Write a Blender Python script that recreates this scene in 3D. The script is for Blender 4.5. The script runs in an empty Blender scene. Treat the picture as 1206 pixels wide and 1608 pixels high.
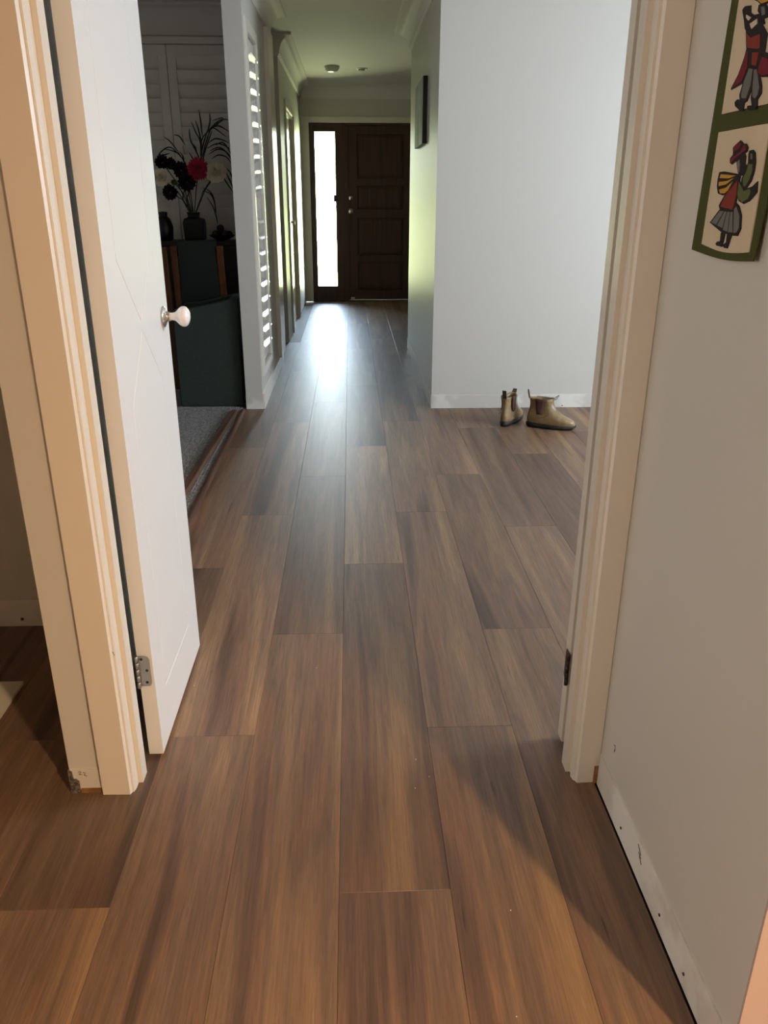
import bpy, bmesh, math, random
from mathutils import Vector, Matrix
random.seed(7)
SC = bpy.context.scene
COL = SC.collection
# ---------------------------------------------------------------- camera
H = 1.31
pitch, yaw, roll = 0.379190398, 0.0408574724, 0.00222755941
Fv = Vector((math.sin(yaw)*math.cos(pitch), math.cos(yaw)*math.cos(pitch), -math.sin(pitch)))
Rv = Vector((math.cos(yaw), -math.sin(yaw), 0)); Uv = Rv.cross(Fv)
R2 = math.cos(roll)*Rv + math.sin(roll)*Uv; U2 = -math.sin(roll)*Rv + math.cos(roll)*Uv
cam_d = bpy.data.cameras.new('camera'); cam = bpy.data.objects.new('camera', cam_d); COL.objects.link(cam)
m3 = Matrix((R2, U2, -Fv)).transposed()
cam.matrix_world = Matrix.Translation((0, 0, H)) @ m3.to_4x4()
cam_d.sensor_fit = 'HORIZONTAL'; cam_d.sensor_width = 36; cam_d.lens = 1244.749*36/1206
cam_d.clip_start = 0.02; cam_d.clip_end = 200
SC.camera = cam
# ---------------------------------------------------------------- view, world, lights
SC.view_settings.view_transform = 'Standard'; SC.view_settings.look = 'None'
SC.view_settings.gamma = 1; SC.view_settings.use_curve_mapping = False
SC.view_settings.exposure = 0.38
cy = SC.cycles
cy.use_denoising = True; cy.max_bounces = 10; cy.diffuse_bounces = 6; cy.glossy_bounces = 4
cy.sample_clamp_indirect = 6; cy.caustics_reflective = False; cy.caustics_refractive = False
W = bpy.data.worlds.new('sky'); SC.world = W; W.use_nodes = True
wn = W.node_tree; bg = wn.nodes['Background']; bg.inputs[1].default_value = 50.0
# outdoors by elevation: sunlit lawn below the horizon, a low line of trees, bright hazy sky fading to blue
wtc = wn.nodes.new('ShaderNodeTexCoord'); wsx = wn.nodes.new('ShaderNodeSeparateXYZ'); wmr = wn.nodes.new('ShaderNodeMapRange'); wrp = wn.nodes.new('ShaderNodeValToRGB')
wmr.inputs['From Min'].default_value = -1; wn.links.new(wtc.outputs['Generated'], wsx.inputs[0]); wn.links.new(wsx.outputs['Z'], wmr.inputs['Value'])
wn.links.new(wmr.outputs[0], wrp.inputs[0]); wn.links.new(wrp.outputs[0], bg.inputs[0])
we = wrp.color_ramp.elements
we[0].position = 0; we[0].color = (.40, .43, .24, 1); we[1].position = 1; we[1].color = (.20, .30, .50, 1)
for p, c in ((.49, (.60, .64, .34)), (.502, (.34, .36, .22)), (.53, (.40, .44, .34)), (.545, (.95, .98, 1)), (.60, (.75, .86, 1)), (.70, (.34, .44, .60))):
    x_ = we.new(p); x_.color = (*c, 1)
def lamp(name, kind, loc, target, energy, color, size=None, size_y=None, portal=False):
    d = bpy.data.lights.new(name, kind); d.energy = energy; d.color = color
    o = bpy.data.objects.new(name, d); COL.objects.link(o); o.location = loc
    o.rotation_euler = (Vector(target)-Vector(loc)).to_track_quat('-Z', 'Y').to_euler()
    if kind == 'AREA':
        d.shape = 'RECTANGLE' if size_y else 'DISK'; d.size = size
        if size_y: d.size_y = size_y
        if portal: d.cycles.is_portal = True
    elif kind == 'SUN': d.angle = math.radians(0.53)
    else: d.shadow_soft_size = size
    return o
lamp('sun', 'SUN', (0, 20, 20), (-4, 26, 0), 110, (1, .95, .85))
# daylight through the living room window, right of the frame: sky from above, ground bounce from below
lamp('window_daylight', 'AREA', (4.35, 3.1, 1.55), (0.0, 4.0, 0.9), 185, (.77, .88, 1.0), 2.4, 1.2)
# warm ceiling lamp of the near hall, behind the camera
lamp('warm_ceiling_light', 'AREA', (1.50, -1.25, 2.45), (1.50, -1.25, 0), 128, (1, .68, .40), .12)
# added fill for the right near wall, behind and left of the camera; no window built
lamp('near_hall_fill', 'AREA', (-3.0, -.9, 1.5), (0.5, .2, 1.2), 46, (1, .95, .85), 1.5, 1.2)
# sky portal at the entry sidelight
lamp('sidelight_portal', 'AREA', (-.305, 11.05, 1.12), (-.305, 5, 1.12), 1, (1, 1, 1), .26, 1.9, portal=True)
# ---------------------------------------------------------------- materials
def mat(name, col, rough=.5, metal=0, noise=None, bump=None, spec=.5, coat=0):
    """noise=(scale, amount, second colour), bump=(scale, strength, distance)"""
    m = bpy.data.materials.new(name); m.use_nodes = True; nt = m.node_tree; b = nt.nodes['Principled BSDF']
    b.inputs['Base Color'].default_value = (*col, 1); b.inputs['Roughness'].default_value = rough
    b.inputs['Metallic'].default_value = metal; b.inputs['Specular IOR Level'].default_value = spec
    if coat: b.inputs['Coat Weight'].default_value = coat; b.inputs['Coat Roughness'].default_value = .08
    g = nt.nodes.new('ShaderNodeTexCoord')
    if noise:
        n = nt.nodes.new('ShaderNodeTexNoise'); n.inputs['Scale'].default_value = noise[0]; n.inputs['Detail'].default_value = 5
        nt.links.new(g.outputs['Object'], n.inputs['Vector'])
        r = nt.nodes.new('ShaderNodeValToRGB'); r.color_ramp.elements[0].position = .5-noise[1]/2; r.color_ramp.elements[1].position = .5+noise[1]/2
        r.color_ramp.elements[0].color = (*col, 1); r.color_ramp.elements[1].color = (*noise[2], 1)
        nt.links.new(n.outputs['Fac'], r.inputs['Fac']); nt.links.new(r.outputs['Color'], b.inputs['Base Color'])
    if bump:
        n = nt.nodes.new('ShaderNodeTexNoise'); n.inputs['Scale'].default_value = bump[0]; n.inputs['Detail'].default_value = 3
        nt.links.new(g.outputs['Object'], n.inputs['Vector'])
        k = nt.nodes.new('ShaderNodeBump'); k.inputs['Strength'].default_value = bump[1]; k.inputs['Distance'].default_value = bump[2]
        nt.links.new(n.outputs['Fac'], k.inputs['Height']); nt.links.new(k.outputs['Normal'], b.inputs['Normal'])
    return m

def wood_plank_mat():
    m = bpy.data.materials.new('spotted_gum_plank'); m.use_nodes = True; nt = m.node_tree; N = nt.nodes; L = nt.links
    b = N['Principled BSDF']
    geo = N.new('ShaderNodeNewGeometry'); oi = N.new('ShaderNodeObjectInfo')
    def noise(sx, sy, scale, detail, wmul, rough=.5, dist=0):
        mp = N.new('ShaderNodeMapping'); mp.inputs['Scale'].default_value = (sx, sy, 1)
        L.new(geo.outputs['Position'], mp.inputs['Vector'])
        n = N.new('ShaderNodeTexNoise'); n.noise_dimensions = '4D'; n.inputs['Scale'].default_value = scale
        n.inputs['Detail'].default_value = detail; n.inputs['Roughness'].default_value = rough; n.inputs['Distortion'].default_value = dist
        mu = N.new('ShaderNodeMath'); mu.operation = 'MULTIPLY'; mu.inputs[1].default_value = wmul
        L.new(oi.outputs['Random'], mu.inputs[0]); L.new(mu.outputs[0], n.inputs['W']); L.new(mp.outputs[0], n.inputs['Vector'])
        return n
    broad = noise(1, .06, 11, 2.5, 97, .5, .5)
    ramp = N.new('ShaderNodeValToRGB'); e = ramp.color_ramp.elements
    e[0].position = .33; e[0].color = (.086, .047, .029, 1)
    e[1].position = .68; e[1].color = (.285, .170, .084, 1)
    for p, c in ((.40, (.135, .075, .047)), (.46, (.202, .109, .058)), (.52, (.156, .094, .059)), (.60, (.230, .134, .070))):
        x = e.new(p); x.color = (*c, 1)
    L.new(broad.outputs['Fac'], ramp.inputs['Fac'])
    fine = noise(1, .035, 260, 5, 31, .75, .3)
    fr = N.new('ShaderNodeMapRange'); fr.inputs['From Min'].default_value = .32; fr.inputs['From Max'].default_value = .68
    fr.inputs['To Min'].default_value = .68; fr.inputs['To Max'].default_value = 1.28; L.new(fine.outputs['Fac'], fr.inputs['Value'])
    mid = noise(1, .045, 34, 4, 53, .6, 1.6)
    mr = N.new('ShaderNodeMapRange'); mr.inputs['From Min'].default_value = .3; mr.inputs['From Max'].default_value = .7
    mr.inputs['To Min'].default_value = .84; mr.inputs['To Max'].default_value = 1.15; L.new(mid.outputs['Fac'], mr.inputs['Value'])
    pr = N.new('ShaderNodeMath'); pr.operation = 'MULTIPLY'; pr.inputs[1].default_value = 13.7; L.new(oi.outputs['Random'], pr.inputs[0])
    fc = N.new('ShaderNodeMath'); fc.operation = 'FRACT'; L.new(pr.outputs[0], fc.inputs[0])
    pm = N.new('ShaderNodeMapRange'); pm.inputs['To Min'].default_value = .74; pm.inputs['To Max'].default_value = 1.26; L.new(fc.outputs[0], pm.inputs['Value'])
    # dark short flecks
    fl = noise(1, .08, 60, 2, 77, .5)
    fm = N.new('ShaderNodeMapRange'); fm.inputs['From Min'].default_value = .70; fm.inputs['From Max'].default_value = .78
    fm.inputs['To Min'].default_value = 1; fm.inputs['To Max'].default_value = .35; L.new(fl.outputs['Fac'], fm.inputs['Value'])
    cur = None
    for s in (fr, mr, pm, fm):
        if cur is None: cur = s.outputs[0]; continue
        t = N.new('ShaderNodeMath'); t.operation = 'MULTIPLY'; L.new(cur, t.inputs[0]); L.new(s.outputs[0], t.inputs[1]); cur = t.outputs[0]
    mx = N.new('ShaderNodeVectorMath'); mx.operation = 'SCALE'; L.new(ramp.outputs['Color'], mx.inputs[0]); L.new(cur, mx.inputs['Scale'])
    L.new(mx.outputs[0], b.inputs['Base Color'])
    b.inputs['Roughness'].default_value = .45; b.inputs['Specular IOR Level'].default_value = .75
    bp = N.new('ShaderNodeBump'); bp.inputs['Strength'].default_value = .22; bp.inputs['Distance'].default_value = .0015
    L.new(fine.outputs['Fac'], bp.inputs['Height']); L.new(bp.outputs['Normal'], b.inputs['Normal'])
    return m

def timber_mat(name, a, bcol, rough=.35, axis='Z', scale=40):
    m = bpy.data.materials.new(name); m.use_nodes = True; nt = m.node_tree; b = nt.nodes['Principled BSDF']
    t = nt.nodes.new('ShaderNodeTexCoord'); mp = nt.nodes.new('ShaderNodeMapping')
    s = [1, 1, 1]; s['XYZ'.index(axis)] = .06; mp.inputs['Scale'].default_value = s
    n = nt.nodes.new('ShaderNodeTexNoise'); n.inputs['Scale'].default_value = scale; n.inputs['Detail'].default_value = 4
    r = nt.nodes.new('ShaderNodeValToRGB'); r.color_ramp.elements[0].position = .35; r.color_ramp.elements[1].position = .68
    r.color_ramp.elements[0].color = (*a, 1); r.color_ramp.elements[1].color = (*bcol, 1)
    nt.links.new(t.outputs['Object'], mp.inputs[0]); nt.links.new(mp.outputs[0], n.inputs['Vector']); nt.links.new(n.outputs['Fac'], r.inputs[0]); nt.links.new(r.outputs[0], b.inputs['Base Color'])
    b.inputs['Roughness'].default_value = rough
    return m

M = {}
M['wall'] = mat('wall_paint', (.60, .58, .53), .45, bump=(160, .05, .002))
M['ceiling'] = mat('ceiling_paint', (.72, .68, .65), .8)
M['trim'] = mat('gloss_trim_paint', (.74, .69, .60), .28, bump=(60, .03, .002))
M['door'] = mat('door_paint', (.76, .75, .73), .30, bump=(70, .03, .002))
M['bare'] = mat('unpainted_wall_strip', (.62, .585, .53), .8, noise=(6, .10, (.76, .74, .69)), bump=(60, .2, .002))
M['plank'] = wood_plank_mat()
M['under'] = mat('floor_substrate', (.05, .03, .02), .6)
M['under_wood'] = timber_mat('far_floor_wood', (.10, .055, .035), (.26, .15, .09), .4, 'Y', 30)
M['carpet'] = mat('grey_loop_carpet', (.14, .135, .13), .95, noise=(90, .25, (.30, .29, .28)), bump=(120, .8, .006))
M['moulding'] = timber_mat('brown_moulding', (.075, .035, .022), (.16, .085, .055), .4, 'Y', 30)
M['front_door'] = timber_mat('dark_timber_door', (.034, .009, .005), (.060, .016, .008), .45, 'Z', 35)
M['chrome'] = mat('chrome', (.72, .70, .68), .14, 1)
M['brushed'] = mat('zinc_hinge', (.55, .53, .50), .35, 1, bump=(90, .3, .002))
M['dark_hole'] = mat('screw_recess', (.03, .02, .02), .6)
M['porcelain'] = mat('white_porcelain', (.82, .79, .76), .12, coat=.6)
M['black_hinge'] = mat('bronze_hinge', (.07, .05, .045), .35, .8)
M['rawwood'] = mat('raw_timber', (.30, .14, .05), .7, noise=(40, .3, (.18, .08, .03)))
M['bead'] = mat('rusty_corner_bead', (.10, .09, .08), .5, .5, noise=(140, .2, (.30, .26, .22)), bump=(150, .8, .004))
M['ink'] = mat('purple_ink', (.03, .01, .06), .6)
M['pencil'] = mat('pencil_mark', (.12, .11, .10), .8)
M['louvre'] = mat('shutter_paint', (.74, .71, .66), .30)
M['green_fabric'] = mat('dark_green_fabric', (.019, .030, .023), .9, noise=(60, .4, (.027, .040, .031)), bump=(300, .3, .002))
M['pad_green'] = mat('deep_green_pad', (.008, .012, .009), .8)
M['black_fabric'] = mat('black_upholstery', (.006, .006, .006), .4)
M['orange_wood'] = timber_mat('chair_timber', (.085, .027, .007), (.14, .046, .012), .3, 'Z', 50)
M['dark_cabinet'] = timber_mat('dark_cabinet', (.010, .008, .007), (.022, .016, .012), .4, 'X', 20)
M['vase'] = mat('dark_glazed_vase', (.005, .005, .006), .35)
M['blade'] = mat('dark_green_leaf', (.010, .020, .009), .5)
M['stem'] = mat('dark_stem', (.02, .03, .012), .6)
M['dahlia'] = mat('crimson_petal', (.50, .03, .09), .6, noise=(30, .3, (.62, .07, .15)))
M['orange_petal'] = mat('orange_red_petal', (.55, .06, .03), .6)
M['cream_petal'] = mat('cream_petal', (.85, .78, .62), .6)
M['dark_petal'] = mat('burgundy_petal', (.018, .006, .008), .6)
M['lime'] = mat('lime_bud', (.16, .20, .05), .6)
M['suede'] = mat('tan_oiled_leather', (.36, .25, .125), .38, noise=(16, .45, (.17, .11, .05)), bump=(38, .55, .007))
M['sole'] = mat('black_rubber_sole', (.009, .008, .008), .6)
M['elastic'] = mat('maroon_elastic', (.075, .026, .022), .8, bump=(220, .5, .002))
M['tab'] = mat('striped_tab', (.08, .055, .03), .8)
M['stitch'] = mat('seam_thread', (.07, .045, .02), .7)
M['felt_green'] = mat('green_felt', (.050, .058, .008), .95, bump=(180, .4, .002))
M['felt_cream'] = mat('cream_felt', (.56, .46, .32), .95, noise=(12, .5, (.62, .52, .37)), bump=(180, .4, .002))
FELT = {'black': mat('black_felt', (.012, .009, .011), .95), 'red': mat('brick_red_felt', (.20, .028, .014), .95), 'crimson': mat('crimson_felt', (.15, .008, .018), .95),
        'grey': mat('grey_felt', (.14, .14, .13), .95), 'olive': mat('sage_felt', (.095, .11, .035), .95), 'mustard': mat('mustard_felt', (.50, .26, .03), .95), 'cream': M['felt_cream']}
M['canvas'] = mat('canvas_print', (.08, .10, .12), .65, noise=(3.5, .35, (.36, .40, .38)))
M['canvas_edge'] = mat('black_canvas_edge', (.012, .012, .014), .5)
M['plastic'] = mat('white_plastic', (.75, .74, .70), .3)
M['grey_plastic'] = mat('grey_vent', (.30, .28, .25), .5)
M['white_board'] = mat('pale_board', (.62, .60, .50), .5)
M['paving'] = mat('porch_paving', (.55, .53, .50), .7)
def glass_mat():
    m = bpy.data.materials.new('sidelight_glass'); m.use_nodes = True; nt = m.node_tree; nt.nodes.remove(nt.nodes['Principled BSDF'])
    o = nt.nodes['Material Output']; t = nt.nodes.new('ShaderNodeBsdfTransparent'); g = nt.nodes.new('ShaderNodeBsdfGlossy'); g.inputs['Roughness'].default_value = .02
    t.inputs[0].default_value = (.93, .96, .94, 1); f = nt.nodes.new('ShaderNodeFresnel'); f.inputs[0].default_value = 1.5; x = nt.nodes.new('ShaderNodeMixShader')
    nt.links.new(f.outputs[0], x.inputs[0]); nt.links.new(t.outputs[0], x.inputs[1]); nt.links.new(g.outputs[0], x.inputs[2]); nt.links.new(x.outputs[0], o.inputs[0])
    return m
M['glass'] = glass_mat()

# ---------------------------------------------------------------- mesh helpers
class MB:
    def __init__(s): s.v = []; s.f = []; s.smooth = False
    def add(s, vs, fs):
        n = len(s.v); s.v += [tuple(v) for v in vs]; s.f += [tuple(i+n for i in f) for f in fs]; return s
    def box(s, x0, x1, y0, y1, z0, z1):
        if x0 > x1: x0, x1 = x1, x0
        if y0 > y1: y0, y1 = y1, y0
        if z0 > z1: z0, z1 = z1, z0
        return s.add([(x, y, z) for z in (z0, z1) for y in (y0, y1) for x in (x0, x1)],
                     [(0, 2, 3, 1), (4, 5, 7, 6), (0, 1, 5, 4), (2, 6, 7, 3), (0, 4, 6, 2), (1, 3, 7, 5)])
    def prism(s, poly, a, b, axis='z', holes=None):
        """poly of 2-D points; axis = extrusion axis ('z': (x,y); 'x': (y,z); 'y': (x,z))"""
        n = len(poly)
        def P(p, t): return {'z': (p[0], p[1], t), 'x': (t, p[0], p[1]), 'y': (p[0], t, p[1])}[axis]
        return s.add([P(p, a) for p in poly]+[P(p, b) for p in poly],
                     [tuple(range(n))[::-1], tuple(range(n, 2*n))]+[(i, (i+1) % n, n+(i+1) % n, n+i) for i in range(n)])
    def loft(s, rings, closed=True, cap0=True, cap1=True):
        n = len(rings[0]); vs = [p for r in rings for p in r]; fs = []
        for k in range(len(rings)-1):
            for i in range(n if closed else n-1):
                j = (i+1) % n; fs.append((k*n+i, k*n+j, (k+1)*n+j, (k+1)*n+i))
        if cap0: fs.append(tuple(range(n))[::-1])
        if cap1: fs.append(tuple(range((len(rings)-1)*n, len(rings)*n)))
        return s.add(vs, fs)
    def tube(s, path, r, seg=8, flat=1.0):
        path = [Vector(p) for p in path]; rings = []
        rs = r if isinstance(r, (list, tuple)) else [r]*len(path)
        for i, p in enumerate(path):
            d = (path[min(i+1, len(path)-1)]-path[max(i-1, 0)]).normalized()
            up = Vector((0, 0, 1)) if abs(d.z) < .9 else Vector((0, 1, 0))
            a = d.cross(up).normalized(); b = a.cross(d)
            rings.append([p+a*math.cos(2*math.pi*k/seg)*rs[i]+b*math.sin(2*math.pi*k/seg)*rs[i]*flat for k in range(seg)])
        return s.loft(rings)
    def lathe(s, prof, origin, axis, seg=24):
        """prof: (distance along axis, radius)"""
        ax = Vector(axis).normalized(); up = Vector((0, 0, 1)) if abs(ax.z) < .9 else Vector((1, 0, 0))
        a = ax.cross(up).normalized(); b = a.cross(ax); o = Vector(origin)
        return s.loft([[o+ax*t+(a*math.cos(2*math.pi*k/seg)+b*math.sin(2*math.pi*k/seg))*max(r, .0002) for k in range(seg)] for t, r in prof])
    def build(s, name, m, parent=None, bevel=0, smooth=False, sub=0, origin=None, kind=None):
        me = bpy.data.meshes.new(name); vs = s.v
        if origin: vs = [(v[0]-origin[0], v[1]-origin[1], v[2]-origin[2]) for v in vs]
        me.from_pydata(vs, [], s.f); bm = bmesh.new(); bm.from_mesh(me)
        bmesh.ops.recalc_face_normals(bm, faces=bm.faces)
        if bevel: bmesh.ops.bevel(bm, geom=list(bm.edges), offset=bevel, segments=1, affect='EDGES', clamp_overlap=True)
        bm.to_mesh(me); bm.free(); me.materials.append(m)
        if smooth:
            for p in me.polygons: p.use_smooth = True
        o = bpy.data.objects.new(name, me); COL.objects.link(o)
        if origin: o.location = origin
        if parent: o.parent = parent; o.matrix_parent_inverse = Matrix.Translation(-parent_loc(parent))
        if smooth and smooth != 'all':
            try: me.shade_auto_smooth = None
            except Exception: pass
        if sub:
            d = o.modifiers.new('sub', 'SUBSURF'); d.levels = sub; d.render_levels = sub
        if kind: o['kind'] = kind
        return o
def parent_loc(p):
    l = Vector(p.location)
    while p.parent: p = p.parent; l = Vector(p.location)
    return Vector(l)
def tag(o, label, cat, group=None, kind=None):
    o['label'] = label; o['category'] = cat
    if group: o['group'] = group
    if kind: o['kind'] = kind
    return o
def empty(name, loc):
    o = bpy.data.objects.new(name, None); COL.objects.link(o); o.location = loc; o.empty_display_size = .05; return o
def struct(name, mb, m, label=None, cat=None, **k):
    o = mb.build(name, m, **k); o['kind'] = 'structure'
    if label: o['label'] = label
    if cat: o['category'] = cat
    return o
def B(*a): return MB().box(*a)
def sm(o, ang=40):
    me = o.data
    for p in me.polygons: p.use_smooth = True
    bm = bmesh.new(); bm.from_mesh(me); lim = math.radians(ang)
    for e in bm.edges:
        e.smooth = len(e.link_faces) == 2 and e.calc_face_angle(0) < lim
    bm.to_mesh(me); bm.free(); return o

CEIL = 2.57; WX = -.59; RX = .522
# ---------------------------------------------------------------- floor and planks
floor = struct('floor', B(-3.2, 4.6, -3.2, 11.05, -.12, -.012), M['under'], 'brown timber plank floor running from the near hall to the front door', 'floor')
X0, PW, PL = -.040, .2268, 1.544
OFF = {-6: .69, -5: 1.2, -4: .178, -3: 1.19, -2: .178, -1: .691, 0: 1.207, 1: .193, 2: .70, 3: .013, 4: 1.03, 5: .57, 6: 1.46, 7: .3, 8: .85, 9: 1.2, 10: .5, 11: .1, 12: .9, 13: .4, 14: 1.3, 15: .7, 16: .2, 17: 1.0, 18: .6, 19: .1}
plank_cache = {}
def plank(x0, x1, y0, y1):
    g = .00025; key = (round(x1-x0, 4), round(y1-y0, 4)); cxp, cyp = (x0+x1)/2, (y0+y1)/2
    if key not in plank_cache:
        w, l = key[0]/2-g, key[1]/2-g; b = .0006
        mb = MB().loft([[(-w, -l, -.012), (w, -l, -.012), (w, l, -.012), (-w, l, -.012)], [(-w, -l, -b), (w, -l, -b), (w, l, -b), (-w, l, -b)],
                        [(-w+b, -l+b, 0), (w-b, -l+b, 0), (w-b, l-b, 0), (-w+b, l-b, 0)]])
        o = mb.build('plank', M['plank']); plank_cache[key] = o.data
    else:
        o = bpy.data.objects.new('plank', plank_cache[key]); COL.objects.link(o)
    o.location = (cxp, cyp, 0); o.parent = floor
def region(k):
    """y intervals that plank row k covers"""
    if k <= -4: return [(-.35, 2.33)] + ([(6.8, 7.72)] if k >= -5 else [])
    if k == -3: return [(-.35, 7.72)]
    if k <= 2: return [(-.35, 10.93)]
    return [(-.35, 5.14)] + ([(7.44, 10.93)] if k <= 6 else [])
for k in range(-6, 9):
    xa, xb = X0+k*PW, X0+(k+1)*PW
    if k == -4: xb = X0-3*PW
    for (ya, yb) in region(k):
        y = OFF[k]-PL*2
        while y < yb:
            a, b = max(y, ya), min(y+PL, yb)
            if k == 2 and b <= 1.525: plank(xa, .569, a, b)      # expansion gap along the right wall
            elif k == 2 and a < 1.525:
                lp = MB().prism([(xa+.0003, a+.0003), (.569, a+.0003), (.569, 1.53), (xb-.0003, 1.53), (xb-.0003, b-.0003), (xa+.0003, b-.0003)], -.012, 0, 'z').build('plank', M['plank'], origin=((xa+xb)/2, (a+b)/2, 0))
                lp.parent = floor
            elif b-a > .02: plank(xa, xb, a, b)
            y += PL
struct('floor_far_left', B(-3.2, X0-5*PW-.37, -3.2, 2.33, -.012, -.001), M['under_wood'])
struct('floor_behind', B(-1.41, 4.6, -3.2, -.351, -.012, -.001), M['under_wood'])
struct('floor_living', B(X0+9*PW+.002, 4.6, -.35, 5.14, -.012, -.001), M['under_wood'])

# ---------------------------------------------------------------- walls
def wall(name, *a, label=None): return struct(name, B(*a), M['wall'], label, 'wall')
struct('ceiling', B(-3.2, 4.6, -3.2, 11.05, CEIL, CEIL+.12), M['ceiling'], 'pale ceiling over hall and rooms', 'ceiling')
wall('wall_doorway_left', -.672, -.530, 1.525, 1.610, 0, CEIL, label='narrow cream wall end left of the near double doorway')
wall('wall_doorway_right', .530, 4.5, 1.525, 1.610, 0, CEIL, label='wall right of the near double doorway')
wall('wall_doorway_head', -.530, .530, 1.525, 1.610, 2.1, CEIL)
wall('wall_near_right', .578, .69, .817, 1.525, 0, CEIL, label='grey-white wall at right carrying the felt hanging')
struct('wall_near_return', B(.578, 3.2, .812, .817, 0, CEIL), mat('warm_lit_wall_tint', (.50, .385, .345), .5), cat='wall', label='warm-lit wall end at the lower right corner')  # warm lamplight on this face is put into its colour as pink
wall('wall_left_room', -3.2, -.70, 2.33, 2.43, 0, CEIL, label='shaded wall seen past the left doorway wall end')
wall('wall_light_block', -3.1, -1.05, .5, .6, 0, CEIL)  # unseen, added to keep the near fill light out of the left room
wall('wall_gap_block_side', -.71, -.672, 1.610, 2.33, 0, CEIL)  # unseen, added so the gap beside the open leaf stays dark
wall('wall_gap_block_corner', -.672, -.532, 2.18, 2.34, 0, CEIL)  # unseen, closes off daylight behind the leaf to darken its hinge gap
wall('wall_behind', -3.2, 4.6, -3.2, -3.1, 0, CEIL)
wall('wall_far_left', -3.2, -3.1, -3.1, 11.05, 0, CEIL)
wall('wall_near_far_right', 3.2, 3.3, -3.1, .915, 0, CEIL)
# living room: window opening in its right wall, out of frame
for a in ((1.635, 1.9, 0, CEIL), (4.3, 5.14, 0, CEIL), (1.9, 4.3, 0, .9), (1.9, 4.3, 2.2, CEIL)):
    wall('wall_living_right', 4.4, 4.5, a[0], a[1], a[2], a[3])
struct('window_sky_block', B(4.44, 4.47, 1.9, 4.3, .9, 2.2), mat('sky_block_white', (.8, .8, .78), .8))  # opaque panel added to stop sky light; the window lamp stands in for it
wall('wall_living', .63, 4.5, 5.14, 5.25, 0, CEIL, label='pale blue-lit wall behind the boots')
wall('wall_hall_right', RX, .63, 5.14, 7.44, 0, CEIL, label='hall wall at right with the canvas picture')
wall('wall_entry_right', .63, 2.1, 7.34, 7.44, 0, CEIL)
wall('wall_entry_side', 2.0, 2.1, 7.44, 11.05, 0, CEIL)
# hall left wall with the shutter opening
SH0, SH1, SZ0, SZ1 = 5.30, 5.80, .25, 2.20
for n, a in (('wall_pier', (5.16, SH0, 0, CEIL)), ('wall_hall_left', (SH1, 6.8, 0, CEIL)), ('wall_hall_left_sill', (SH0, SH1, 0, SZ0)), ('wall_hall_left_head', (SH0, SH1, SZ1, CEIL))):
    wall(n, -.70, WX, a[0], a[1], a[2], a[3], label='grey wall end between dark room and hall' if n == 'wall_pier' else None)
wall('wall_dining_head', -.70, WX, 2.43, 5.16, 2.35, CEIL)
wall('wall_dining_far', -3.2, -.70, 6.65, 6.8, 0, CEIL, label='shuttered far wall of the dark room')
wall('wall_passage_far', -3.2, -.60, 7.72, 7.82, 0, CEIL, label='shaded wall of the side passage')
wall('wall_hall_far_left', -.70, -.60, 7.82, 8.35, 0, CEIL)
wall('wall_hall_far_left_end', -.70, -.60, 9.45, 10.93, 0, CEIL)
wall('wall_hall_far_left_head', -.70, -.60, 8.35, 9.45, 2.09, CEIL)
# entry end wall round the door frame
wall('wall_entry', -.70, -.50, 10.93, 11.05, 0, CEIL)
wall('wall_entry_end', .84, 2.1, 10.93, 11.05, 0, CEIL)
wall('wall_entry_head', -.50, .84, 10.93, 11.05, 2.16, CEIL, label='wall over the front door')

# ---------------------------------------------------------------- coved cornice
def cornice(name, path, side, drop=.153, proj=.14):
    """path: list of (x, y); side=+1 room lies to the left of the travel direction"""
    prof = [(0.0, 0.0), (.010, 0.0), (.010, .010), (.018, .014)]
    for i in range(9):
        t = i/8*math.pi/2; prof.append((.018+(proj-.036)*(1-math.cos(t)), .014+(drop-.032)*math.sin(t)))
    prof += [(proj-.010, drop-.012), (proj-.010, drop-.004), (proj, drop), (0, drop)]
    pts = [Vector(p) for p in path]; rings = []
    for i, p in enumerate(pts):
        d0 = (p-pts[i-1]).normalized() if i else None; d1 = (pts[i+1]-p).normalized() if i < len(pts)-1 else None
        n0 = Vector((-d0.y, d0.x))*side if d0 else None; n1 = Vector((-d1.y, d1.x))*side if d1 else None
        if n0 is None: m = n1
        elif n1 is None: m = n0
        else: m = (n0+n1); m = m/(m.dot(n0))
        rings.append([(p.x+m.x*u, p.y+m.y*u, CEIL-drop+w) for u, w in prof])
    o = struct(name, MB().loft(rings), M['ceiling']); sm(o, 30); return o
struct('trim_17', B(WX, WX+.030, 6.42, 6.80, .10, CEIL-.16), M['trim'], 'broad pale trim at the far end of the hall left wall', 'trim')
cornice('trim_1', [(WX, 5.165), (WX, 6.8), (-2.5, 6.8)], -1)
cornice('trim_2', [(-2.5, 7.72), (-.60, 7.72), (-.60, 10.93), (2.0, 10.93)], -1)
cornice('trim_3', [(3.5, 5.14), (RX, 5.14), (RX, 7.44), (1.9, 7.44)], 1)
cornice('trim_4', [(-3.1, 6.65), (-.70, 6.65)], -1, drop=.20)

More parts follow.
